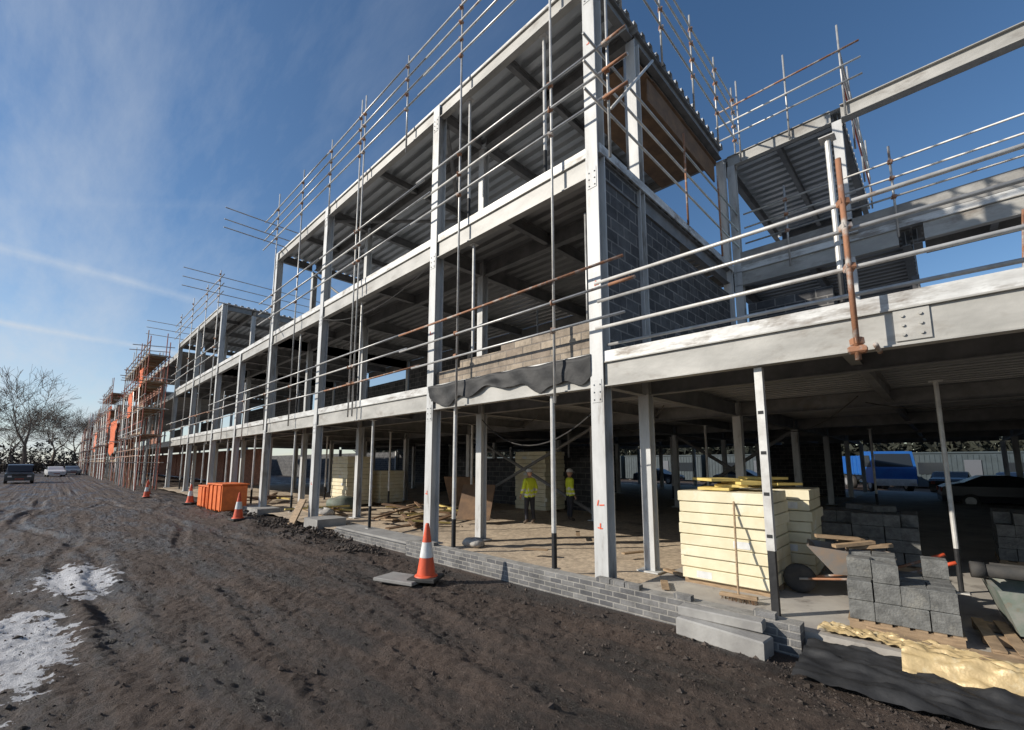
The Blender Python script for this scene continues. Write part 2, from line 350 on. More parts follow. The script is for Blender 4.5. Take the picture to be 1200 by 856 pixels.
slab=sl.obj('floor_slab',M_slab,B)
hc=MB()
def hf(u,v):
    x=5.86+u*32; y=3.47+v*40; return (x,y,.09+.04*noise.noise((x*.8,y*.8,1))+.02*noise.noise((x*3,y*3,1)))
hc.grid(hf,160,240); hc.obj('hardcore_floor',M_hard,B,True)
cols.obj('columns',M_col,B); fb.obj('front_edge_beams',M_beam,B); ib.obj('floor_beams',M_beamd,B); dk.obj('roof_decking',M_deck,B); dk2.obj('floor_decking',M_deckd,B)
tr.obj('edge_trim',M_trim,B); cc.obj('floor_topping',M_conc,B); bw.obj('side_blockwork',M_block,B); bt.obj('front_blockwork',M_blockt,B)
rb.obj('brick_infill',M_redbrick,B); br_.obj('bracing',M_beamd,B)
me=MB()
def mf(u,v):
    y=4.0+u*4.5; low=.40+.10*math.sin(u*9)+.05*math.sin(u*31)+.08*noise.noise((u*14,0,0))
    z=3.80-v*low; x=5.97-.014*math.sin(u*40+v*3)-.018*noise.noise((u*12,v*3,4)); 
    return (x if v>.1 else x+.12,y,z)
me.grid(mf,90,8)
me.obj('damp_proof_membrane',M_black,B,True)
pl=MB(); pl.box(8.6,12.5,3.95,5.6,10.50,10.53); pl.box(7.8,8.6,3.95,5.2,10.46,10.49)
pl.box(8.4,12.4,3.99,4.02,9.9,10.45)
pl.obj('plywood_soffit',M_ply,B)
cbm=MB()
for i in range(7): cbm.cable((R.uniform(7,12),-2+i*3,3.15),(R.uniform(9,18),1+i*3,3.15),R.uniform(.15,.5))
cbm.cable((6.2,3.9,3.0),(7.6,8.45,3.1),.7); cbm.cable((6.0,8.5,6.8),(6.0,14.8,6.85),.5)
cbm.obj('temporary_cables',M_rubber,B)
# sprayed setting-out marks on the columns
sp=MB()
for (y,z) in ((3.9,1.35),(3.9,1.0),(8.45,1.3),(14.9,1.3),(3.9,4.9),(3.9,9.4),(8.45,5.0)): sp.obox((5.976,y+R.uniform(-.04,.04),z),(.003,.09,.018),0,0,R.uniform(-.3,.3)); sp.obox((5.975,y+R.uniform(-.04,.04),z+.03),(.003,.02,.09),0,0,R.uniform(-.3,.3))
sp.obj('paint_marks',M_coneo,B)
pr=MB(); pr.c=0
def prop(x,y,z0,z1,r=.035):
    m=z0+(z1-z0)*.2
    pr.c=1; pr.tube((x,y,z0),(x,y,m),r*1.05,10); pr.c=0; pr.tube((x,y,m),(x,y,z1),r,10); pr.box(x-.08,x+.08,y-.08,y+.08,z0,z0+.012); pr.box(x-.08,x+.08,y-.08,y+.08,z1-.012,z1)
pr.c=1; pr.box(6.11,6.19,1.56,1.64,.2,.95); pr.c=0; pr.box(6.105,6.195,1.555,1.645,.95,3.19)
for z in (1.1,1.6,2.1,2.6): pr.c=1; pr.box(6.10,6.104,1.57,1.63,z,z+.04)
prop(6.2,.68,3.76,5.9,.032); prop(6.15,4.95,.2,3.2,.045); prop(6.15,7.7,.2,3.2,.045); prop(6.3,11.6,.2,3.2,.04); prop(6.3,17.4,.2,3.2,.04)
prop(9,0,.2,3.2,.03); prop(6.2,12.4,3.76,6.87,.035);prop(6.2,17.2,3.76,6.87,.035);prop(6.2,5.1,7.44,10.6,.035);prop(6.2,7.4,7.44,10.6,.035);prop(6.2,7.2,3.76,6.87,.035)
for (x,y) in ((9.5,22),(8,26.5),(6.3,22.1),(6.3,26.5),(6.3,31.6),(6.3,37.8),(10,16.9),(10,11.6),(16,6),(16,12),(22,10),(22,2)): prop(x,y,.2,3.3,.04)
pr.obj('steel_props',[M_tubew,M_black],B)
# ------------------------------------------------------------------ scaffolding
S=empty('scaffolding')
t=MB()
CH=[0,0,0,0,0,1,1,0,0,1,2]
def rail(p0,p1,r=.024,c=None,n=8):
    t.c=c if c is not None else R.choice(CH) ; t.tube(p0,p1,r,n)
cp=MB()
def coupler(x,y,z): cp.obox((x,y,z),(.09,.09,.09),R.random(),R.random()*.4,0,.015)
XF=5.78
def runs(x,y0,y1,zs,c=None):
    for z in zs:
        y=y0
        while y<y1:
            e=min(y1,y+R.uniform(5,6.3)); 
            j=R.uniform(-.015,.015)
            rail((x+j,y-.15,z+R.uniform(-.03,.03)),(x+j,e+.15,z+R.uniform(-.03,.03)),c=c); y=e
runs(XF,3.2,21,[7.95,8.45,8.95]); runs(XF,3.2,21,[11.45,11.9,12.35,12.75])
runs(XF,3.4,28.7,[4.25,4.75,5.15],c=None)
runs(XF,28,41.5,[7.95,8.5]); runs(XF,28,41.5,[11.4,11.9,12.4]); runs(XF,28,41.5,[4.3,4.8])
for y,z0,z1 in ((3.45,6.9,10.9),(4.65,3.0,13.2),(7.3,3.0,13.2),(12.0,3.3,13.4),(12.25,3.3,13.4),(16.9,3.3,13.3),(19.6,3.3,13.5),(9.6,10.2,13.1),(14.4,10.2,13.2),(22.5,3,5.6),(26,3,5.6),(29,3,13),(32,3,13),(36,3,13.2),(40,3,13)):
    rail((XF+.06,y,z0),(XF+.06,y,z1),c=R.choice([0,1]))
    for z in (4.25,4.75,7.95,8.45,8.95,11.45,11.9,12.35,12.75):
        if z0<z<z1: coupler(XF+.03,y,z)
for Y0,zz in ((20.1,(11.45,11.8,12.3,8.3)),(41.3,(11.4,11.9,12.4,8.2)),(28.4,(11.4,11.9,12.4))):
    for z in zz: rail((4.0,Y0,z),(12.7,Y0+.1,z),c=0)
for z in (7.95,8.45,8.95): rail((5.4,3.62,z),(12.9,3.62,z+.03))
for z in (7.95,8.45,8.95,4.75): rail((XF-.02,3.05,z-.02),(XF-.02,3.5,z-.02),.027,2)
for z in (11.3,11.75,12.2,12.6): rail((5.3,3.55,z),(13.2,3.55,z))
for x in (6.6,8.3,10,11.6,13): rail((x,3.58,10.4),(x,3.58,13.0),c=0); [coupler(x,3.57,z) for z in (11.3,11.75,12.2,12.6)]
for x in (6.7,9.3,11.4): rail((x,3.6,7.2),(x,3.6,9.4),c=R.choice([0,2]))
rail((5.5,3.2,7.4),(7.0,3.2,9.3),c=1)
for z,x,c in ((4.80,XF-.02,1),(4.52,XF+.05,0),(4.06,XF-.02,1),(3.86,XF+.3,0)):
    rail((x,3.75,z+.02),(x,-1.3,z-.01),.026,c); rail((x,-1.1,z+.03),(x,-7.5,z+.02),.026,c); rail((x,-7.3,z),(x,-14,z+.02),.026,c)
rail((XF-.08,.55,3.05),(XF-.08,.55,5.3),.028,2); rail((XF-.06,-4.6,3.05),(XF-.06,-4.6,5.3),.028,2)
for z in (4.06,4.52,4.8,3.25): coupler(XF-.05,.55,z)
cp.obox((XF-.06,.55,3.16),(.11,.16,.08),0,0,0,.02)
rail((XF-.1,.4,3.18),(6.1,.4,3.18),.024,2)
for z in (7.95,8.4,8.8): rail((12.7,3.4,z),(12.7,-14,z+.03),c=R.choice([0,1,1]))
for z in (4.3,4.9,5.3): rail((12.4,3.4,z),(12.4,-14,z),c=0)
for y in (2.4,.3,-2,-4.4,-7,-9.5): rail((12.72,y,7.0),(12.72,y,9.2),c=R.choice([0,0,2])); [coupler(12.7,y,z) for z in (7.95,8.4,8.8)]
rail((12.6,-1.8,7.1),(12.6,-2.6,9.3),c=3)
rail((12.2,-1.2,3.8),(12.5,-1.5,6.8),c=2); rail((12.2,-1.9,3.8),(12.5,-1.6,6.8),c=2); rail((11.5,-1.0,3.8),(12.5,-1.6,6.8),c=0)
for z,c in ((11.35,0),(11.8,1),(12.25,2)): rail((12.8,4,z),(12.8,.6,z),c=c); rail((12.8,1.0,z),(19,1.0,z),c=R.choice([0,0,3]))
for y in (3.4,2.2,1.0): rail((12.85,y,10.5),(12.85,y,13.0),c=0)
for x in (14.5,16.5,18.5): rail((x,1.0,10.5),(x,1.0,13.0),c=0)
rail((8.6,5.0,4.9),(8.6,7.9,4.9),c=3); rail((8.6,5.0,5.3),(8.6,7.9,5.3),c=3); rail((8.6,5.4,3.8),(8.6,5.4,6),c=3); rail((8.6,7.4,3.8),(8.6,7.4,6),c=0)
rail((6.5,4.4,3.8),(6.5,4.4,6.6),c=0)
t.obj('tubes',[M_tube,M_tubew,M_rust,M_red],S,True)
cp.obj('couplers',M_rust,S)
S2=empty('scaffolding')
t=MB(); bd=MB(); CH=[0,0,1,2,2,0,3]
def scaf(y0,y1,h,x0=4.4,x1=5.6,bay=1.8,r=.035):
    y=y0; ysx=[]
    while y<=y1+.01: ysx.append(y); y+=bay*R.uniform(.85,1.15)
    for y in ysx:
        hh=h+R.uniform(.3,2.3)
        rail((x0,y,0),(x0,y,hh),r,n=5); rail((x1,y,0),(x1,y,hh-R.uniform(0,.8)),r,n=5)
    z=2
    while z<=h:
        for x in (x0,x1):
            rail((x,y0-.5,z),(x,ysx[-1]+.5,z),r,n=5)
        rail((x0-.03,y0-.5,z+.5),(x0-.03,ysx[-1]+.5,z+.5),r,n=5); rail((x0-.03,y0-.5,z+1),(x0-.03,ysx[-1]+.5,z+1),r,n=5)
        for y in ysx: rail((x0-.3-R.random()*.4,y,z),(x1+.3,y,z),r,n=5)
        if R.random()<.85: bd.box(x0+.05,x1-.05,y0,ysx[-1],z+.04,z+.09); bd.box(x0+.0,x0+.04,y0,ysx[-1],z+.09,z+.28)
        z+=2
    for i in range(0,len(ysx)-2,2):
        rail((x0-.05,ysx[i],0),(x0-.05,ysx[i+1],4),r,n=5); rail((x0-.05,ysx[i+1],4),(x0-.05,ysx[i+2],8),r,n=5)
scaf(42,58,10.2); scaf(60,68,7,4.7,5.7); scaf(69,84,10,4.3,5.5); scaf(86,100,8); scaf(104,118,9); scaf(122,140,7)
for y in (42,44): rail((3.4,y,10.6),(5.9,y,10.8),.035,0,5)
t.obj('tubes',[M_tube,M_tubew,M_rust,M_red],S2)
bd.obj('boards',M_board,S2)
nt_=MB()
for (a,c2,z0,z1) in ((60.5,67,3.2,6.4),(69,73,6,8.6),(49,52,6.3,8.0),(88,93,4,6.5),(44,45.5,8.3,9.3)):
    nt_.grid(lambda u,v,a=a,c2=c2,z0=z0,z1=z1:(4.35+.12*noise.noise((u*6,v*5,a)),a+(c2-a)*u,z0+(z1-z0)*v-.5*math.sin(u*3.14)*(1-v)),14,8)
nt_.obj('orange_netting',M_net,S2,True)
# ------------------------------------------------------------------ low brick wall
w=MB(); w.box(5.62,5.82,1.25,8.7,-.1,.30); w.box(5.72,5.82,8.7,12.5,-.1,.16)
for i in range(30): 
    if R.random()<.3: w.box(5.63,5.73,1.25+i*.23,1.25+i*.23+.215,.302,.302+.065)
w.obj('brick_wall',M_bluebrick)
# ------------------------------------------------------------------ objects
def ins_stack(x,y,w_,d_,n,h=.162,rz=0,extra=True):
    e=empty('insulation_board_stack',(x,y,0),rz); mb=MB(); z=.28 if y<3.4 else .17
    for i in range(n):
        jx=R.uniform(-.03,.03); jy=R.uniform(-.035,.035)
        mb.c=0; mb.obox((jx,jy,z+h/2),(w_,d_,h-.010),R.uniform(-.015,.015),0,0,.008)
        if R.random()<.4: mb.c=2; mb.obox((jx-w_/2-.001,jy+R.uniform(-.35,.35),z+h/2),(.004,.22,h*.6))
        z+=h
    mb.c=1
    if extra:
        for i in range(4): mb.obox((R.uniform(-.3,.3),R.uniform(-.3,.3),z+.03+.045*i),(.6,.45,.04),R.random()*1)
    mb.obj('boards',[M_ins,M_insw,M_white],e)
    p=MB(); z0=.2 if y<3.4 else .1
    for k in (-.4,0,.4): p.obox((k*w_,0,z0+.04),(.09,d_,.08))
    p.obj('bearers',M_wood,e)
ins_stack(7.45,2.42,1.2,1.2,8); ins_stack(8.75,2.2,1.15,1.2,8,rz=.05); ins_stack(13.9,11.9,1.2,1.6,14,extra=False)
ins_stack(9.6,19.4,1.2,1.5,13,extra=False); ins_stack(11.2,19.2,1.2,1.2,9,extra=False); ins_stack(17,15,1.2,2.4,9,extra=False)
def pallet(mb,cx,cy,z,w_=1.0,d_=1.2,rz=0):
    M=Matrix.Translation((cx,cy,z))@Matrix.Rotation(rz,4,'Z')
    for k in (-.45,0,.45):
        c=M@Vector((k*w_,0,.05)); mb.obox(c,(.09,d_,.08),rz)
    for i in range(7):
        c=M@Vector((0,(-.46+i*.1533)*d_,.10)); mb.obox(c,(w_,.095,.018),rz)
def block_stack(cx,cy,nx_,ny_,nz_,z0,rz,missing=0,loose=0):
    e=empty('concrete_block_stack',(cx,cy,0),rz); mb=MB(); bl=MB()
    pallet(mb,0,0,z0,nx_*.23,ny_*.45)
    mb.obj('pallet',M_wood,e)
    for k in range(nz_):
        for i in range(nx_):
            for j in range(ny_*2):
                if k==nz_-1 and R.random()<missing: continue
                bl.obox(((i-(nx_-1)/2)*.222+R.uniform(-.006,.006),(j-(ny_*2-1)/2)*.222+R.uniform(-.006,.006),z0+.11+.1+k*.204),(.216,.216,.2),R.uniform(-.03,.03),0,0,.006)
    for q in range(loose):
        bl.obox((R.uniform(-.3,.3),R.uniform(-.3,.3),z0+.11+nz_*.204+.055),(.44,.215,.1),R.random()*3,0,0,.008)
    bl.obj('blocks',M_blk,e)
block_stack(6.75,.50,4,2,3,.2,.08,.7,0)
block_stack(10.5,1.1,5,3,4,.2,.05,.3,2)
block_stack(12.3,-1.2,5,3,4,.2,0,.1)
block_stack(11.4,-3.3,5,2,4,.2,.2,.1)
pe=empty('timber_pallet'); mb=MB(); pallet(mb,6.75,-.65,.2,1.1,1.1,.1)
mb.obj('slats',M_wood,pe)
lp=MB()
for i in range(5): lp.obox((6.05+R.uniform(-.05,.2),-.1+R.uniform(-.5,.5),.225+.012*i),(.11,1.1,.022),R.uniform(-.6,.6))
for (x,y) in ((7.2,3.3),(6.4,3.1),(8.2,4.6),(9.4,6.8),(7.1,6.2)): lp.obox((x,y,.235),(.1,R.uniform(.4,.9),.03),R.uniform(-1.5,1.5))
lp.obj('timber_planks',M_wood)
e=empty('mortar_tub',(7.15,-.85,.33),.1); mb=MB()
def frus(mb,a,b_,h,tk=.03):
    o=[(-a,-b_,h),(a,-b_,h),(a,b_,h),(-a,b_,h)]; k=.8
    i_=[(-a*k,-b_*k,0),(a*k,-b_*k,0),(a*k,b_*k,0),(-a*k,b_*k,0)]
    q=[(x*.94,y*.94,h) for x,y,_ in o]; p=[(x*.92,y*.92,.04) for x,y,_ in i_]
    mb.add(i_+o+q+p,[(0,1,5,4),(1,2,6,5),(2,3,7,6),(3,0,4,7),(4,5,9,8),(5,6,10,9),(6,7,11,10),(7,4,8,11),(8,9,13,12),(9,10,14,13),(10,11,15,14),(11,8,12,15),(12,13,14,15),(0,3,2,1)])
frus(mb,.5,.65,.42); mb.obj('tub',M_green,e)
e=empty('drainage_pipe',(7.2,-.75,.84)); mb=MB()
mb.tube((.1,-.9,.0),(-.05,.62,.0),.07,14); mb.tube((.28,-.9,.0),(.2,.5,.0),.055,14); mb.tube((-.04,.55,0),(-.05,.66,0),.085,14)
mb.obj('pipes',M_rubber,e,True)
def sheet(name,mat,x0,x1,y0,y1,zf,nu=40,nv=70):
    mb=MB(); mb.grid(lambda u,v:(x0+(x1-x0)*u+.05*noise.noise((v*5,u*2,2)),y0+(y1-y0)*v,zf(u,v)),nu,nv); return mb.obj(name,mat,None,True)
def cr(u,v,k): return k*(abs(noise.noise((u*6,v*14,1)))+.5*abs(noise.noise((u*15,v*30,2))))
sheet('foil_insulation_sheet',M_gold,5.50,5.93,-2.2,.45,lambda u,v:.30*min(1,u*4)-.04+.025*math.sin(u*20)+cr(u,v,.07)-.25*max(0,.06-v)/.06)
sheet('foil_insulation_sheet',M_gold,5.9,6.2,-.2,1.15,lambda u,v:.22+cr(u,v,.06))
sheet('polythene_sheet',M_black,4.95,5.75,-3,1.2,lambda u,v:.05+.10*u+.04*noise.noise((u*5,v*9,11))+cr(u,v,.08))
cs=MB(); cs.obox((5.36,1.95,.10),(.26,.95,.2),-.08,0,.02,.015); cs.obox((5.46,2.0,.262),(.16,.9,.11),.03,-.05,-.01,.012)
cs.obj('coping_stone',M_conc)
e=empty('broom'); mb=MB(); mb.tube((6.42,2.1,.27),(6.83,2.22,1.45),.014,8); mb.obj('handle',M_wood,e)
mb=MB(); mb.obox((6.42,2.1,.27),(.09,.45,.045),.1,0,0,.008); mb.c=1
for i in range(70): 
    a=R.uniform(-.21,.21); c_=R.uniform(-.035,.035); mb.tube((6.42+c_,2.1+a,.25),(6.42+c_*1.4,2.1+a*1.05,.2),.004,3)
mb.obj('head',[M_wood,M_ply],e)
e=empty('wheelbarrow',(7.55,1.0,.2),math.radians(100)); 
mb=MB()
o=[(-.42,-.28,.62),(.50,-.32,.70),(.50,.32,.70),(-.42,.28,.62)]; i_=[(-.25,-.18,.36),(.22,-.2,.34),(.22,.2,.34),(-.25,.18,.36)]
q=[(x*.95,y*.93,z) for x,y,z in o]; p=[(x*.93,y*.92,z+.02) for x,y,z in i_]
mb.add(i_+o+q+p,[(0,1,5,4),(1,2,6,5),(2,3,7,6),(3,0,4,7),(4,5,9,8),(5,6,10,9),(6,7,11,10),(7,4,8,11),(8,9,13,12),(9,10,14,13),(10,11,15,14),(11,8,12,15),(12,13,14,15),(0,3,2,1)])
mb.obj('tray',pm('barrow_tray',(.22,.21,.20),(.30,.22,.16),7,.7),e)
mb=MB()
for s_ in (-1,1):
    mb.tube((.62,.05*s_,.2),(-.25,.2*s_,.34),.016); mb.tube((-.25,.2*s_,.34),(-.85,.27*s_,.60),.016); mb.tube((-.2,.2*s_,.34),(-.34,.24*s_,.0),.016); mb.tube((-.45,.22*s_,.43),(-.34,.24*s_,.0),.014)
mb.tube((-.34,.24,.06),(-.34,-.24,.06),.012); mb.c=1
for s_ in (-1,1): mb.tube((-.80,.262*s_,.58),(-.95,.285*s_,.645),.022)
mb.obj('frame',[M_rust,M_coneo],e,True)
mb=MB(); Mw=Matrix.Rotation(math.pi/2,4,'X')
mb.lathe([(.0,-.03),(.10,-.04),(.13,-.045),(.19,-.04),(.2,0),(.19,.04),(.13,.045),(.1,.04),(0,.03)],(.62,0,.2),18,Mw); mb.obj('wheel',M_rubber,e,True)
mb=MB()
for i in range(5): mb.obox((R.uniform(-.2,.3),R.uniform(-.15,.15),.68+.03*i),(.5,.09,.04),R.random()*3,R.uniform(-.3,.3))
mb.obj('load',M_wood,e)
def cone(x,y,h=.9,z=None):
    e=empty('traffic_cone',(x,y,(gh(x,y) if z is None else z)),R.random()); k=h/.9; mb=MB()
    mb.obox((0,0,.03*k),(.46*k,.46*k,.06*k),0,0,0,.012); mb.obj('base',M_rubber,e)
    mb=MB(); r=lambda z:(.155-.125*(z-.06)/.84)*k
    def ring(a,b_,c_): mb.c=c_; mb.lathe([(r(a)+(.003 if c_ else 0),a*k),(r(b_)+(.003 if c_ else 0),b_*k)],(0,0,0),24)
    mb.c=0; mb.lathe([(.19*k,.062*k),(.18*k,.08*k),(r(.08),.09*k)],(0,0,0),24)
    ring(.09,.36,0); ring(.36,.60,1); ring(.60,.88,0); mb.c=0; mb.lathe([(r(.88),.88*k),(r(.9)*.8,.9*k),(.012,.9*k)],(0,0,0),24)
    mb.obj('body',[M_coneo,M_white],e,True)
pc=MB(); pc.obox((4.30,6.75,.06),(.55,.75,.06),.4,.05,.03,.012); pc.obj('concrete_slab_offcut',M_conc)
cone(4.55,6.41,.92,.06); cone(4.63,17.5,.92); cone(4.8,26,.9); cone(4.4,36,.9); cone(4.0,33,.9)
e=empty('orange_barrier_box',(5.25,21.6,0),.05); mb=MB()
for (cx,cy,sx,sy,h) in ((0,0,.9,1.9,1.05),(.1,2.1,.8,1.4,.9)):
    mb.obox((cx,cy,h/2+.05),(sx,sy,h),R.uniform(-.1,.1),0,R.uniform(-.03,.03),.06)
    for k in range(4): mb.obox((cx-sx/2-.01,cy+(-.5+.33*k)*sy*.85,h/2+.05),(.06,.07,h*.96),0,0,0,.01)
    mb.obox((cx,cy,h+.07),(sx+.08,sy+.08,.06),0,0,0,.01)
mb.obj('panels',M_orange,e)
def bag(x,y,z,s,mat,name='rubble_sack'):
    mb=MB(); sd=R.random()*50
    def f(u,v):
        a=u*2*math.pi; ph=v*math.pi; r=math.sin(ph)**.6*s*(1+.25*noise.noise((math.cos(a)*1.5+sd,math.sin(a)*1.5,v*3)))
        return (x+r*math.cos(a),y+r*math.sin(a)*1.2,z+s*.75*(1-math.cos(ph))*(1+.2*noise.noise((a,v,sd)))*.6)
    mb.grid(f,20,12); return mb.obj(name,mat,None,True)
M_bag=pm('white_sack',(.50,.48,.44),(.33,.30,.27),5,.8,0,.5,12,bdist=.03)
for (x,y,s_) in ((6.9,7.9,.24),(6.9,16,.35),(5.9,25,.3)): bag(x,y,.08,s_,M_bag)
bag(8.3,17.6,.1,.6,pm('green_sheet',(.10,.14,.10),(.2,.2,.17),4,.7),'covered_material_heap')
rp=MB()
for (cx,cy,rr,n,h) in ((5.2,12.5,.9,260,.2),(5.4,15.8,.7,180,.25),(5.1,9.8,.6,120,.1),(5.3,19,.6,120,.25),(9,10.5,1.2,90,.1)):
    for i in range(n):
        a=R.random()*6.28; q_=R.random()**.7*rr; x=cx+q_*math.cos(a); y=cy+1.6*q_*math.sin(a); s_=R.uniform(.02,.075)
        rock(rp,x,y,gh(x,y)+.02+h*(1-q_/rr)*R.random(),s_)
rp.obj('rubble_pile',M_stone)
wp=MB()
for (cx,cy,sx,sy,n) in ((8.0,12.6,.8,1.4,16),(9.8,14,1.0,1.6,18),(7.0,17,.5,1.2,8),(7.2,24,.8,2,9)):
    for i in range(n):
        wp.c=R.choice([0,0,1,1,3]); wp.obox((cx+R.uniform(-sx,sx),cy+R.uniform(-sy,sy),.14+R.random()*.3),(R.uniform(.08,.2),R.uniform(.8,2.2),R.uniform(.02,.07)),R.uniform(-1.5,1.5),R.uniform(-.15,.15),R.uniform(-.12,.12))
wp.c=1; wp.obox((9.6,10.9,.75),(.04,1.1,1.2),.5,.5,0); wp.obox((11.5,13.9,.8),(.04,1.4,1.4),.3,-.4,0); wp.c=0; wp.obox((5.7,15.2,.42),(.05,.35,.85),.2,.45,0)
wp.obj('timber_debris_pile',[M_wood,M_ply,M_white,M_insw])
kb=MB()
for (x0,x1,y0,y1,h) in ((5.7,6.6,13.6,14.6,.3),(5.6,6.4,18.8,21,.25),(5.83,6.5,9,12.6,.2)):
    kb.box(x0,x1,y0,y1,0,h)
kb.obj('concrete_pad',M_conc)
# ------------------------------------------------------------------ people
def skin(name,verts,edges,mats,parent,sub=2,classify=None):
    me=bpy.data.meshes.new(name); me.from_pydata([v[0] for v in verts],edges,[]); o=bpy.data.objects.new(name+'_tmp',me); scene.collection.objects.link(o)
    md=o.modifiers.new('s','SKIN'); 
    for i,v in enumerate(verts):
        r=v[1]; r=(r,r) if not isinstance(r,tuple) else r
        me.skin_vertices[0].data[i].radius=r
    me.skin_vertices[0].data[0].use_root=True
    sb=o.modifiers.new('u','SUBSURF'); sb.levels=sub; sb.render_levels=sub
    dg=bpy.context.evaluated_depsgraph_get(); nm=bpy.data.meshes.new_from_object(o.evaluated_get(dg)); nm.name=name
    bpy.data.objects.remove(o)
    nm.materials.clear()
    for m in mats: nm.materials.append(m)
    for p in nm.polygons:
        p.use_smooth=True
        if classify: p.material_index=classify(p.center)
    ob=bpy.data.objects.new(name,nm); scene.collection.objects.link(ob); ob.parent=parent; return ob
def person(x,y,z,rz,h=1.65):
    e=empty('construction_worker',(x,y,z),rz); k=h/1.7; e.scale=(k,k,k)
    V=[((0,0,.95),(.16,.11)),((0,0,1.15),(.155,.11)),((0,-.01,1.33),(.17,.12)),((0,0,1.46),(.075,.075)),((0,-.01,1.52),(.055,.06)),
       ((.17,0,1.38),(.085,.08)),((.25,.0,1.13),(.058,.058)),((.22,-.16,.95),(.042,.042)),
       ((-.17,0,1.38),(.085,.08)),((-.26,.03,1.13),(.058,.058)),((-.25,-.06,.88),(.042,.042)),
       ((.10,0,.86),(.10,.105)),((.12,-.02,.49),(.068,.07)),((.13,.02,.12),(.052,.055)),((.14,-.14,.05),(.05,.04)),
       ((-.10,0,.86),(.10,.105)),((-.12,.0,.49),(.068,.07)),((-.14,.05,.12),(.052,.055)),((-.15,-.11,.05),(.05,.04))]
    E=[(0,1),(1,2),(2,3),(3,4),(2,5),(5,6),(6,7),(2,8),(8,9),(9,10),(0,11),(11,12),(12,13),(13,14),(0,15),(15,16),(16,17),(17,18)]
    def cl(c):
        if c.z<.17: return 2
        if c.z>1.46 and abs(c.x)<.1: return 3
        if c.z<.86 and abs(c.x)<.21: return 1
        if abs(c.z-1.08)<.03 or abs(c.z-.94)<.025: return 4
        return 0
    skin('body',V,E,[M_hivis,M_dark,M_mud,M_skin,M_white],e,2,cl)
    mb=MB(); 
    def hd(u,v):
        a=u*2*math.pi; ph=v*math.pi; X=.075*math.sin(ph)*math.sin(a); Yy=-.095*math.sin(ph)*math.cos(a); Z=1.61-.115*math.cos(ph)
        if Z<1.58: X*=.85; 
        if abs(a)<.3 or a>6: Yy-=.018*math.exp(-((Z-1.60)/.02)**2)
        return (X,Yy,Z)
    mb.grid(hd,24,16); mb.c=1
    for s_ in (-1,1): mb.obox((.03*s_,-.088,1.625),(.022,.01,.01)); 
    mb.obox((0,-.088,1.555),(.045,.012,.008))
    mb.c=0
    for s_ in (-1,1): mb.obox((.077*s_,.0,1.61),(.015,.035,.055),0,0,0,.006)
    mb.obj('head',[M_skin,M_dark],e,True)
    mb=MB(); mb.lathe([(.135,0),(.118,.005),(.112,.05),(.09,.09),(.05,.115),(0.001,.12)],(0,.0,1.645),20); mb.obox((0,-.12,1.65),(.15,.09,.01),0,0,0,.004)
    mb.obj('hard_hat',M_white,e,True)
    for s_,w_ in ((1,(.22,-.16,.95)),(-1,(-.25,-.06,.88))):
        wv_=Vector(w_); V=[(wv_,(.028,.022)),(wv_+Vector((0,-.03,-.07)),(.036,.018))]; E=[(0,1)]
        for f in range(4):
            b0=len(V); base=wv_+Vector(((f-1.5)*.02*s_,-.035,-.075)); ln=(.065,.078,.072,.058)[f]
            V+=[(base+Vector((0,-.01,-ln*.45)),.0085),(base+Vector((0,.0,-ln)),.0075)]; E+=[(1,b0),(b0,b0+1)]
        b0=len(V); V+=[(wv_+Vector((-.035*s_,-.03,-.05)),.010),(wv_+Vector((-.042*s_,-.045,-.085)),.008)]; E+=[(0,b0),(b0,b0+1)]
        skin('hand',V,E,[M_skin],e,1)
person(10.6,9.5,.08,math.radians(170),1.68)
person(12.1,9.05,.08,math.radians(60),1.66)
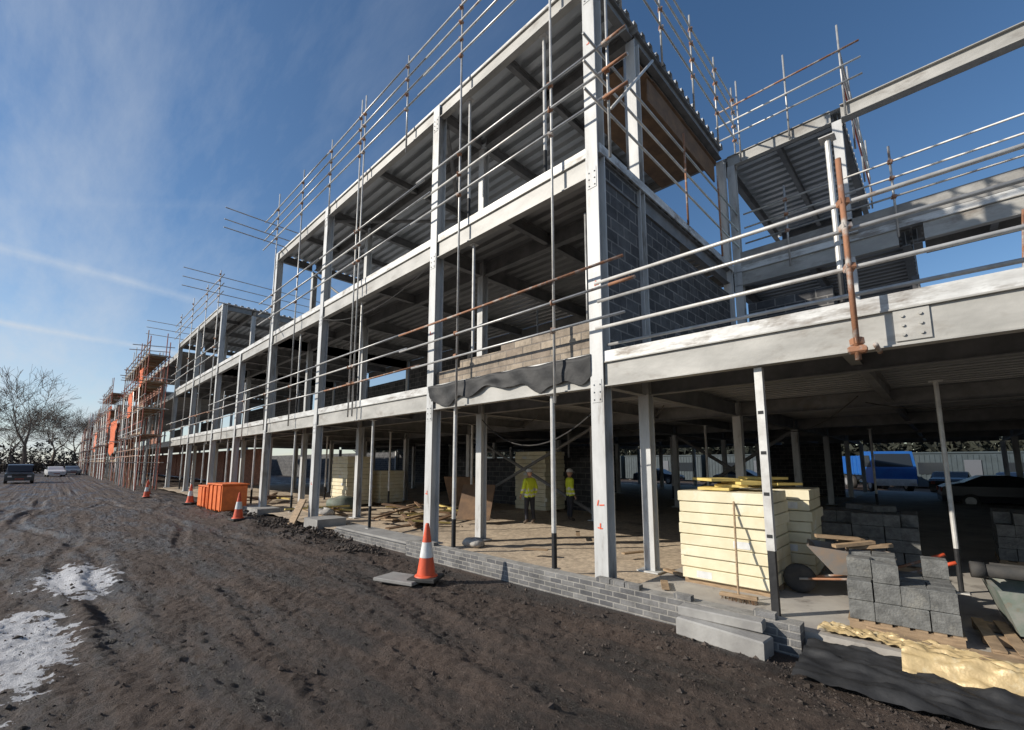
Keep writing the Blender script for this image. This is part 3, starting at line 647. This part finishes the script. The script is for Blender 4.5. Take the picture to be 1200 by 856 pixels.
# ------------------------------------------------------------------ vehicles
def wheel(mb,x,y,r,w_=.22):
    Mx=Matrix.Rotation(math.pi/2,4,'Y'); mb.c=0
    mb.lathe([(0,-w_/2),(r*.62,-w_/2),(r*.95,-w_/2),(r,-w_/4),(r,w_/4),(r*.95,w_/2),(r*.62,w_/2),(0,w_/2)],(x,y,r),20,Mx); mb.c=1
    mb.lathe([(0,-w_/2-.012),(r*.58,-w_/2-.006)],(x,y,r),12,Mx); mb.lathe([(r*.58,w_/2+.006),(0,w_/2+.012)],(x,y,r),12,Mx)
def car(name,x,y,rz,paint,prof,glass,wd,wheels,r=.34):
    e=empty(name,(x,y,0),rz); mb=MB(); n=len(prof)
    secs=[]
    for (py,pz) in prof:
        rec=1.0 if pz<1.05 else .86
        secs.append([(-wd/2*.96,py,.28),(-wd/2,py,.55),(-wd/2,py,min(pz,.95)),(-wd/2*rec,py,pz-.03),(-wd/2*rec*.9,py,pz),(wd/2*rec*.9,py,pz),(wd/2*rec,py,pz-.03),(wd/2,py,min(pz,.95)),(wd/2,py,.55),(wd/2*.96,py,.28)])
    vs=[p for s_ in secs for p in s_]; fs=[]
    for i in range(n-1):
        for j in range(10): fs.append((i*10+j,i*10+(j+1)%10,(i+1)*10+(j+1)%10,(i+1)*10+j))
    fs+= [tuple(range(10))[::-1],tuple(range((n-1)*10,n*10))]
    mb.add(vs,fs); mb.obj('body',paint,e)
    gm=MB()
    for gquad in glass:
        for s_ in (-1,1): gm.add([(s_*wd/2*q[2],q[0],q[1]) for q in gquad],[tuple(range(len(gquad)))])
    gm.obj('windows',M_glass,e)
    wm=MB()
    for wy in wheels:
        for s_ in (-1,1): wheel(wm,s_*(wd/2-.1),wy,r)
    wm.obj('wheels',[M_rubber,M_tube],e,True)
    lm=MB(); f0=prof[0][0]; f1=prof[-1][0]
    for s_ in (-1,1): lm.box(s_*(wd/2-.35)-.14,s_*(wd/2-.35)+.14,f0-.015,f0+.05,.62,.76)
    lm.c=1
    for s_ in (-1,1): lm.box(s_*(wd/2-.2)-.1,s_*(wd/2-.2)+.1,f1-.05,f1+.015,.7,.9)
    lm.box(-.3,.3,f0-.02,f0,.4,.5)
    lm.obj('lights',[M_white,M_red],e); return e
P_dark=pm('car_paint_dark',(.025,.028,.035),rough=.25); P_sil=pm('car_paint_silver',(.20,.21,.23),rough=.3,metal=.4); P_blue=pm('truck_paint_blue',(.02,.13,.42),(.02,.10,.35),2,.35); P_wh=pm('car_paint_white',(.6,.6,.6),rough=.35)
saloon=[(-2.2,.55),(-2.15,.75),(-1.9,.86),(-1.0,.98),(-.35,1.36),(.1,1.45),(.9,1.42),(1.5,1.12),(2.0,1.02),(2.2,.9),(2.25,.5)]
sg=[[(-.95,1.0,.985),(-.38,1.33,.88),(.05,1.4,.88),(.05,1.0,.985)],[(.1,1.0,.985),(.1,1.4,.88),(.85,1.37,.88),(1.4,1.05,.97)]]
suv=[(-2.3,.6),(-2.28,.95),(-1.2,1.12),(-.7,1.75),(-.2,1.85),(1.9,1.83),(2.25,1.3),(2.3,.6)]
gg=[[(-1.1,1.15,.985),(-.68,1.7,.88),(.2,1.76,.88),(.2,1.15,.985)],[(.3,1.15,.985),(.3,1.76,.88),(1.8,1.74,.88),(2.1,1.2,.96)]]
e=car('parked_suv',-2.0,66,math.radians(2),P_dark,suv,gg,1.95,(-1.4,1.4),.38)
mb=MB(); mb.add([(-.78,-1.24,1.15),(.78,-1.24,1.15),(.70,-.78,1.70),(-.70,-.78,1.70)],[(0,1,2,3)]); mb.obj('windscreen',M_glass,e); mb=MB(); mb.box(-.5,.5,-2.33,-2.3,.7,.92); mb.obj('grille',M_rubber,e)
car('parked_car',.6,92,math.radians(5),P_wh,saloon,sg,1.8,(-1.35,1.35),.32); car('parked_car',2.6,104,math.radians(5),P_sil,saloon,sg,1.8,(-1.35,1.35),.32)
for (x,y,rz,pp) in ((29.2,-1.9,.1,P_dark),(30,-5.2,.05,P_sil),(31,-9,0,P_dark),(40,12,0,P_sil),(41,20,0,P_dark),(39.5,-3,1.4,P_sil),(39.5,-6,1.5,P_dark),(39.5,-.2,1.5,P_dark),(39.5,8.6,1.5,P_dark)): car('parked_car',x,y,rz,pp,saloon,sg,1.8,(-1.35,1.35),.32)
e=empty('tipper_truck',(43.2,3.9,0),math.radians(-68)); mb=MB()
mb.add([(-1.2,-3.6,.6),(1.2,-3.6,.6),(1.2,-3.65,1.6),(-1.2,-3.65,1.6),(1.15,-3.35,2.75),(-1.15,-3.35,2.75),(-1.2,-1.9,.6),(1.2,-1.9,.6),(1.2,-1.9,2.8),(-1.2,-1.9,2.8)],
 [(0,1,2,3),(3,2,4,5),(5,4,8,9),(1,7,8,4,2),(0,3,5,9,6),(6,9,8,7),(0,6,7,1)])
mb.obj('cab',P_blue,e)
mb=MB(); mb.add([(-1.02,-3.64,1.72),(1.02,-3.64,1.72),(.98,-3.42,2.6),(-.98,-3.42,2.6)],[(0,1,2,3)])
for s_ in (-1,1): mb.add([(s_*1.21,-3.4,1.7),(s_*1.21,-2.2,1.7),(s_*1.21,-2.2,2.5),(s_*1.21,-3.2,2.5)],[(0,1,2,3)])
mb.obj('cab_windows',M_glass,e)
mb=MB(); mb.box(-1.2,1.2,-1.6,3.6,1.1,1.18)
for s_ in (-1,1):
    mb.box(s_*1.2-.04,s_*1.2+.04,-1.6,3.6,1.18,2.5)
    for q_ in range(7): mb.box(s_*1.25-.04,s_*1.25+.04,-1.6+q_*.85,-1.5+q_*.85,1.15,2.52)
mb.box(-1.2,1.2,-1.66,-1.6,1.1,2.7); mb.box(-1.2,1.2,3.6,3.66,1.1,2.4); mb.obj('tipper_body',P_blue,e)
mb=MB(); mb.box(-.5,.5,-3.4,3.5,.7,1.0); mb.box(-1.1,1.1,-3.75,-3.6,.45,.9); mb.obj('chassis',M_white,e)
mb=MB()
for wy in (-2.7,1.4,2.6):
    for s_ in (-1,1): wheel(mb,s_*1.0,wy,.5,.3)
mb.obj('wheels',[M_rubber,M_tube],e,True)
mb=MB()
for s_ in (-1,1): mb.box(s_*.9-.15,s_*.9+.15,-3.78,-3.75,.6,.78)
mb.obj('headlights',M_white,e)
def cabin(x,y,h=2.7,l=9.0):  # added cabins: dark backdrop blocking bright spots behind the ground floor
    e=empty('backdrop_cabin',(x,y,0)); mb=MB(); mb.box(-1.5,1.5,0,l,.15,h)
    for k in range(int(l/.3)): mb.box(-1.53,-1.502,.08+k*.3,.2+k*.3,.25,h-.1)
    mb.box(-1.58,1.58,-.05,l+.05,h+.003,h+.12); mb.obj('shell',M_cabin,e)
    mb=MB()
    for k in (.9,5.6): mb.box(-1.56,-1.535,k,k+1.5,1.1,2.0)
    mb.obj('windows',M_glass,e); mb=MB(); mb.box(-1.57,-1.535,3.6,4.5,.2,2.2); mb.obj('door',P_sil,e)
    mb=MB(); mb.box(-1.3,-1.0,.3,.6,0,.149); mb.box(1.0,1.3,l-.6,l-.3,0,.149); mb.box(-1.3,-1.0,l-.6,l-.3,0,.149); mb.box(1,1.3,.3,.6,0,.149); mb.obj('feet',M_conc,e)
for y in (-34,-24.5,-15,-5.5,9,18.6,28.2,44,54,64): cabin(49.5,y)
hd_=MB()
for i in range(16): hd_.box(-14+i*.02,-13.95+i*.02,70+i*4,73.9+i*4,0,1.9)
hd_.obj('site_hoarding',pm('hoarding_board',(.15,.12,.10),(.10,.085,.07),2,.85))
# ------------------------------------------------------------------ trees
def tree_mesh(seed,H):
    rr=random.Random(seed); mb=MB()
    def grow(p,d,l,r,lv):
        if lv==0 : return
        r=max(r,.016)
        segs=3 if lv>3 else 2
        for s_ in range(segs):
            d2=(d+Vector((rr.gauss(0,.12),rr.gauss(0,.12),rr.gauss(0.03,.07)))).normalized(); q=p+d2*l/segs; r2=max(.012,r*(.86 if s_<segs-1 else .74))
            mb.tube(p,q,r,5 if lv>3 else 3,r2,cap=False); 
            if lv<6 and lv>1 and rr.random()<.8:
                sd=(d2+Vector((rr.gauss(0,.75),rr.gauss(0,.75),rr.gauss(.15,.35)))).normalized(); grow(q,sd,l*rr.uniform(.5,.75),r2*.55,lv-1)
            p,d,r=q,d2,r2
        for i in range(3 if lv>2 else 2):
            sd=(d+Vector((rr.gauss(0,.5),rr.gauss(0,.5),rr.gauss(.1,.25)))).normalized(); grow(p,sd,l*rr.uniform(.66,.88),r*.68,lv-1)
    grow(Vector((0,0,-.2)),Vector((0,0,1)),H*.24,H*.02,6)
    me=bpy.data.meshes.new('bare_tree_branches'); me.from_pydata(mb.v,[],mb.f); me.materials.append(M_bark); return me
tms=[tree_mesh(s_,16) for s_ in (1,2,3)]
for i,(x,y,s_) in enumerate(((-3.5,112,1.35),(-9.5,120,1.15),(-16,112,1.15),(-26,120,1.1),(0,150,1.3),(-36,125,1.0),(5,190,1.4),(-6,165,1.2),(10,230,1.6),(58,30,.5),(60,60,.6),(58,-14,.5),(60,14,.5))):
    o=bpy.data.objects.new('bare_tree',tms[i%3]); o.location=(x,y,0); o.rotation_euler=(0,0,i*1.3); o.scale=(s_,)*3; scene.collection.objects.link(o)
def mass(name,mat,items):
    dt=MB()
    for (cx,cy,w_,h,n,s_) in items:
        for i in range(n):
            a=R.random()*6.28; q=R.random()**.5*w_; z=R.random()**.8*h*(1-.5*(q/w_)**2); x=cx+q*math.cos(a); y=cy+q*math.sin(a); l=R.uniform(.5,1.3)*s_
            v=Vector((R.gauss(0,1),R.gauss(0,1),R.gauss(.6,.8))).normalized()*l; u=Vector((R.gauss(0,1),R.gauss(0,1),R.gauss(0,1))).normalized()*l*.45
            dt.add([(x,y,z),(x+v.x,y+v.y,z+v.z),(x+u.x,y+u.y,z+u.z)],[(0,1,2)])
    dt.obj(name,mat)
mass('distant_trees',M_twig,[(-45+i*3,170+R.uniform(-8,8),3.5,R.uniform(5,9),330,1.0) for i in range(22)]+[(-40+i*2.2,126+R.uniform(-3,3),1.8,R.uniform(2.5,5),300,.7) for i in range(19)])
mass('evergreen_hedge',M_everg,[(57+R.uniform(-1,1),-60+i*3.3,2.8,R.uniform(5.2,7.5),1000,1.1) for i in range(52)])
# ------------------------------------------------------------------ light
az=(-.80,.60); el=math.radians(27); n_=math.hypot(*az); ax_,ay_=az[0]/n_,az[1]/n_
sd=Vector((ax_*math.cos(el),ay_*math.cos(el),math.sin(el)))
sl_=bpy.data.lights.new('sun','SUN'); sl_.energy=5.0; sl_.angle=math.radians(.5); sl_.color=(1,.93,.82)
so=bpy.data.objects.new('sun',sl_); so.rotation_euler=sd.to_track_quat('Z','Y').to_euler(); so.location=(0,0,30); scene.collection.objects.link(so)
wd=bpy.data.worlds.new('World'); scene.world=wd; wd.use_nodes=True; nt=wd.node_tree;N=nt.nodes;L=nt.links
bg=N['Background']; bg.inputs[1].default_value=.108
sk=N.new('ShaderNodeTexSky'); sk.sky_type='NISHITA'; sk.sun_disc=False; sk.sun_elevation=el; sk.sun_rotation=math.atan2(ax_,ay_); sk.altitude=50; sk.air_density=1.0; sk.dust_density=.1; sk.ozone_density=2.8
hs=N.new('ShaderNodeHueSaturation'); hs.inputs['Saturation'].default_value=1.12; hs.inputs['Value'].default_value=1.12; L.new(sk.outputs[0],hs.inputs['Color'])
tc=N.new('ShaderNodeTexCoord')
sx=N.new('ShaderNodeSeparateXYZ'); L.new(tc.outputs['Generated'],sx.inputs[0])
zc=mth('ADD',mth('MAXIMUM',sx.outputs[2],.0),.12); ux=mth('DIVIDE',sx.outputs[0],zc); uy=mth('DIVIDE',sx.outputs[1],zc)
cm=N.new('ShaderNodeCombineXYZ'); L.new(ux,cm.inputs[0]); L.new(uy,cm.inputs[1])
mpw=N.new('ShaderNodeMapping'); mpw.inputs['Scale'].default_value=(1.5,.40,1); mpw.inputs['Rotation'].default_value=(0,0,1.1); L.new(cm.outputs[0],mpw.inputs[0])
cl=mr(nz(1.3,9,.64,mpw.outputs[0]),.45,.75,0,.6)
side=mr(sx.outputs[0],-.15,.6,1,.0)
cl=mth('MULTIPLY',cl,side)
def trail(a,b_,w_,amt):
    n=Vector(a).cross(Vector(b_)).normalized(); d=N.new('ShaderNodeVectorMath'); d.operation='DOT_PRODUCT'; L.new(tc.outputs['Generated'],d.inputs[0]); d.inputs[1].default_value=n
    ab=mth('ABSOLUTE',mth('ADD',d.outputs['Value'],mth('MULTIPLY',mth('SUBTRACT',nz(9,4,.6),.5),.008)))
    f=mr(ab,0,w_,amt,0); return mth('MULTIPLY',f,mth('MULTIPLY',mr(sx.outputs[0],.1,.28,1,0),mr(nz(6,5,.6),.35,.6,.2,1)))
cl=mth('ADD',cl,trail((-.124,1.487,.482),(.181,1.194,.367),.010,.33)); cl=mth('ADD',cl,trail((-.108,1.502,.3137),(.0977,1.2993,.2623),.007,.45)); cl=mth('ADD',cl,trail((-.12,1.5,.60),(.3,1.15,.62),.012,.08))
hz=mth('MULTIPLY',mr(sx.outputs[2],0,.36,.60,0),mr(sx.outputs[0],.0,.8,1,.2))
cl=mth('ADD',cl,hz)
cl=mth('ADD',cl,mr(sx.outputs[0],-.4,.6,.07,0))
cl=mth('MINIMUM',cl,.85)
cx=mix(cl,hs.outputs[0],(5.9,6.4,7.0)); L.new(cx,bg.inputs[0])
# ------------------------------------------------------------------ camera
cd=bpy.data.cameras.new('camera'); cd.sensor_width=36; cd.lens=15.6; cd.shift_y=.039; cd.clip_end=3000; cd.clip_start=.05
co=bpy.data.objects.new('camera',cd); co.location=(0,0,2); co.rotation_euler=(math.radians(97.4),0,math.radians(-45.9)); scene.collection.objects.link(co); scene.camera=co
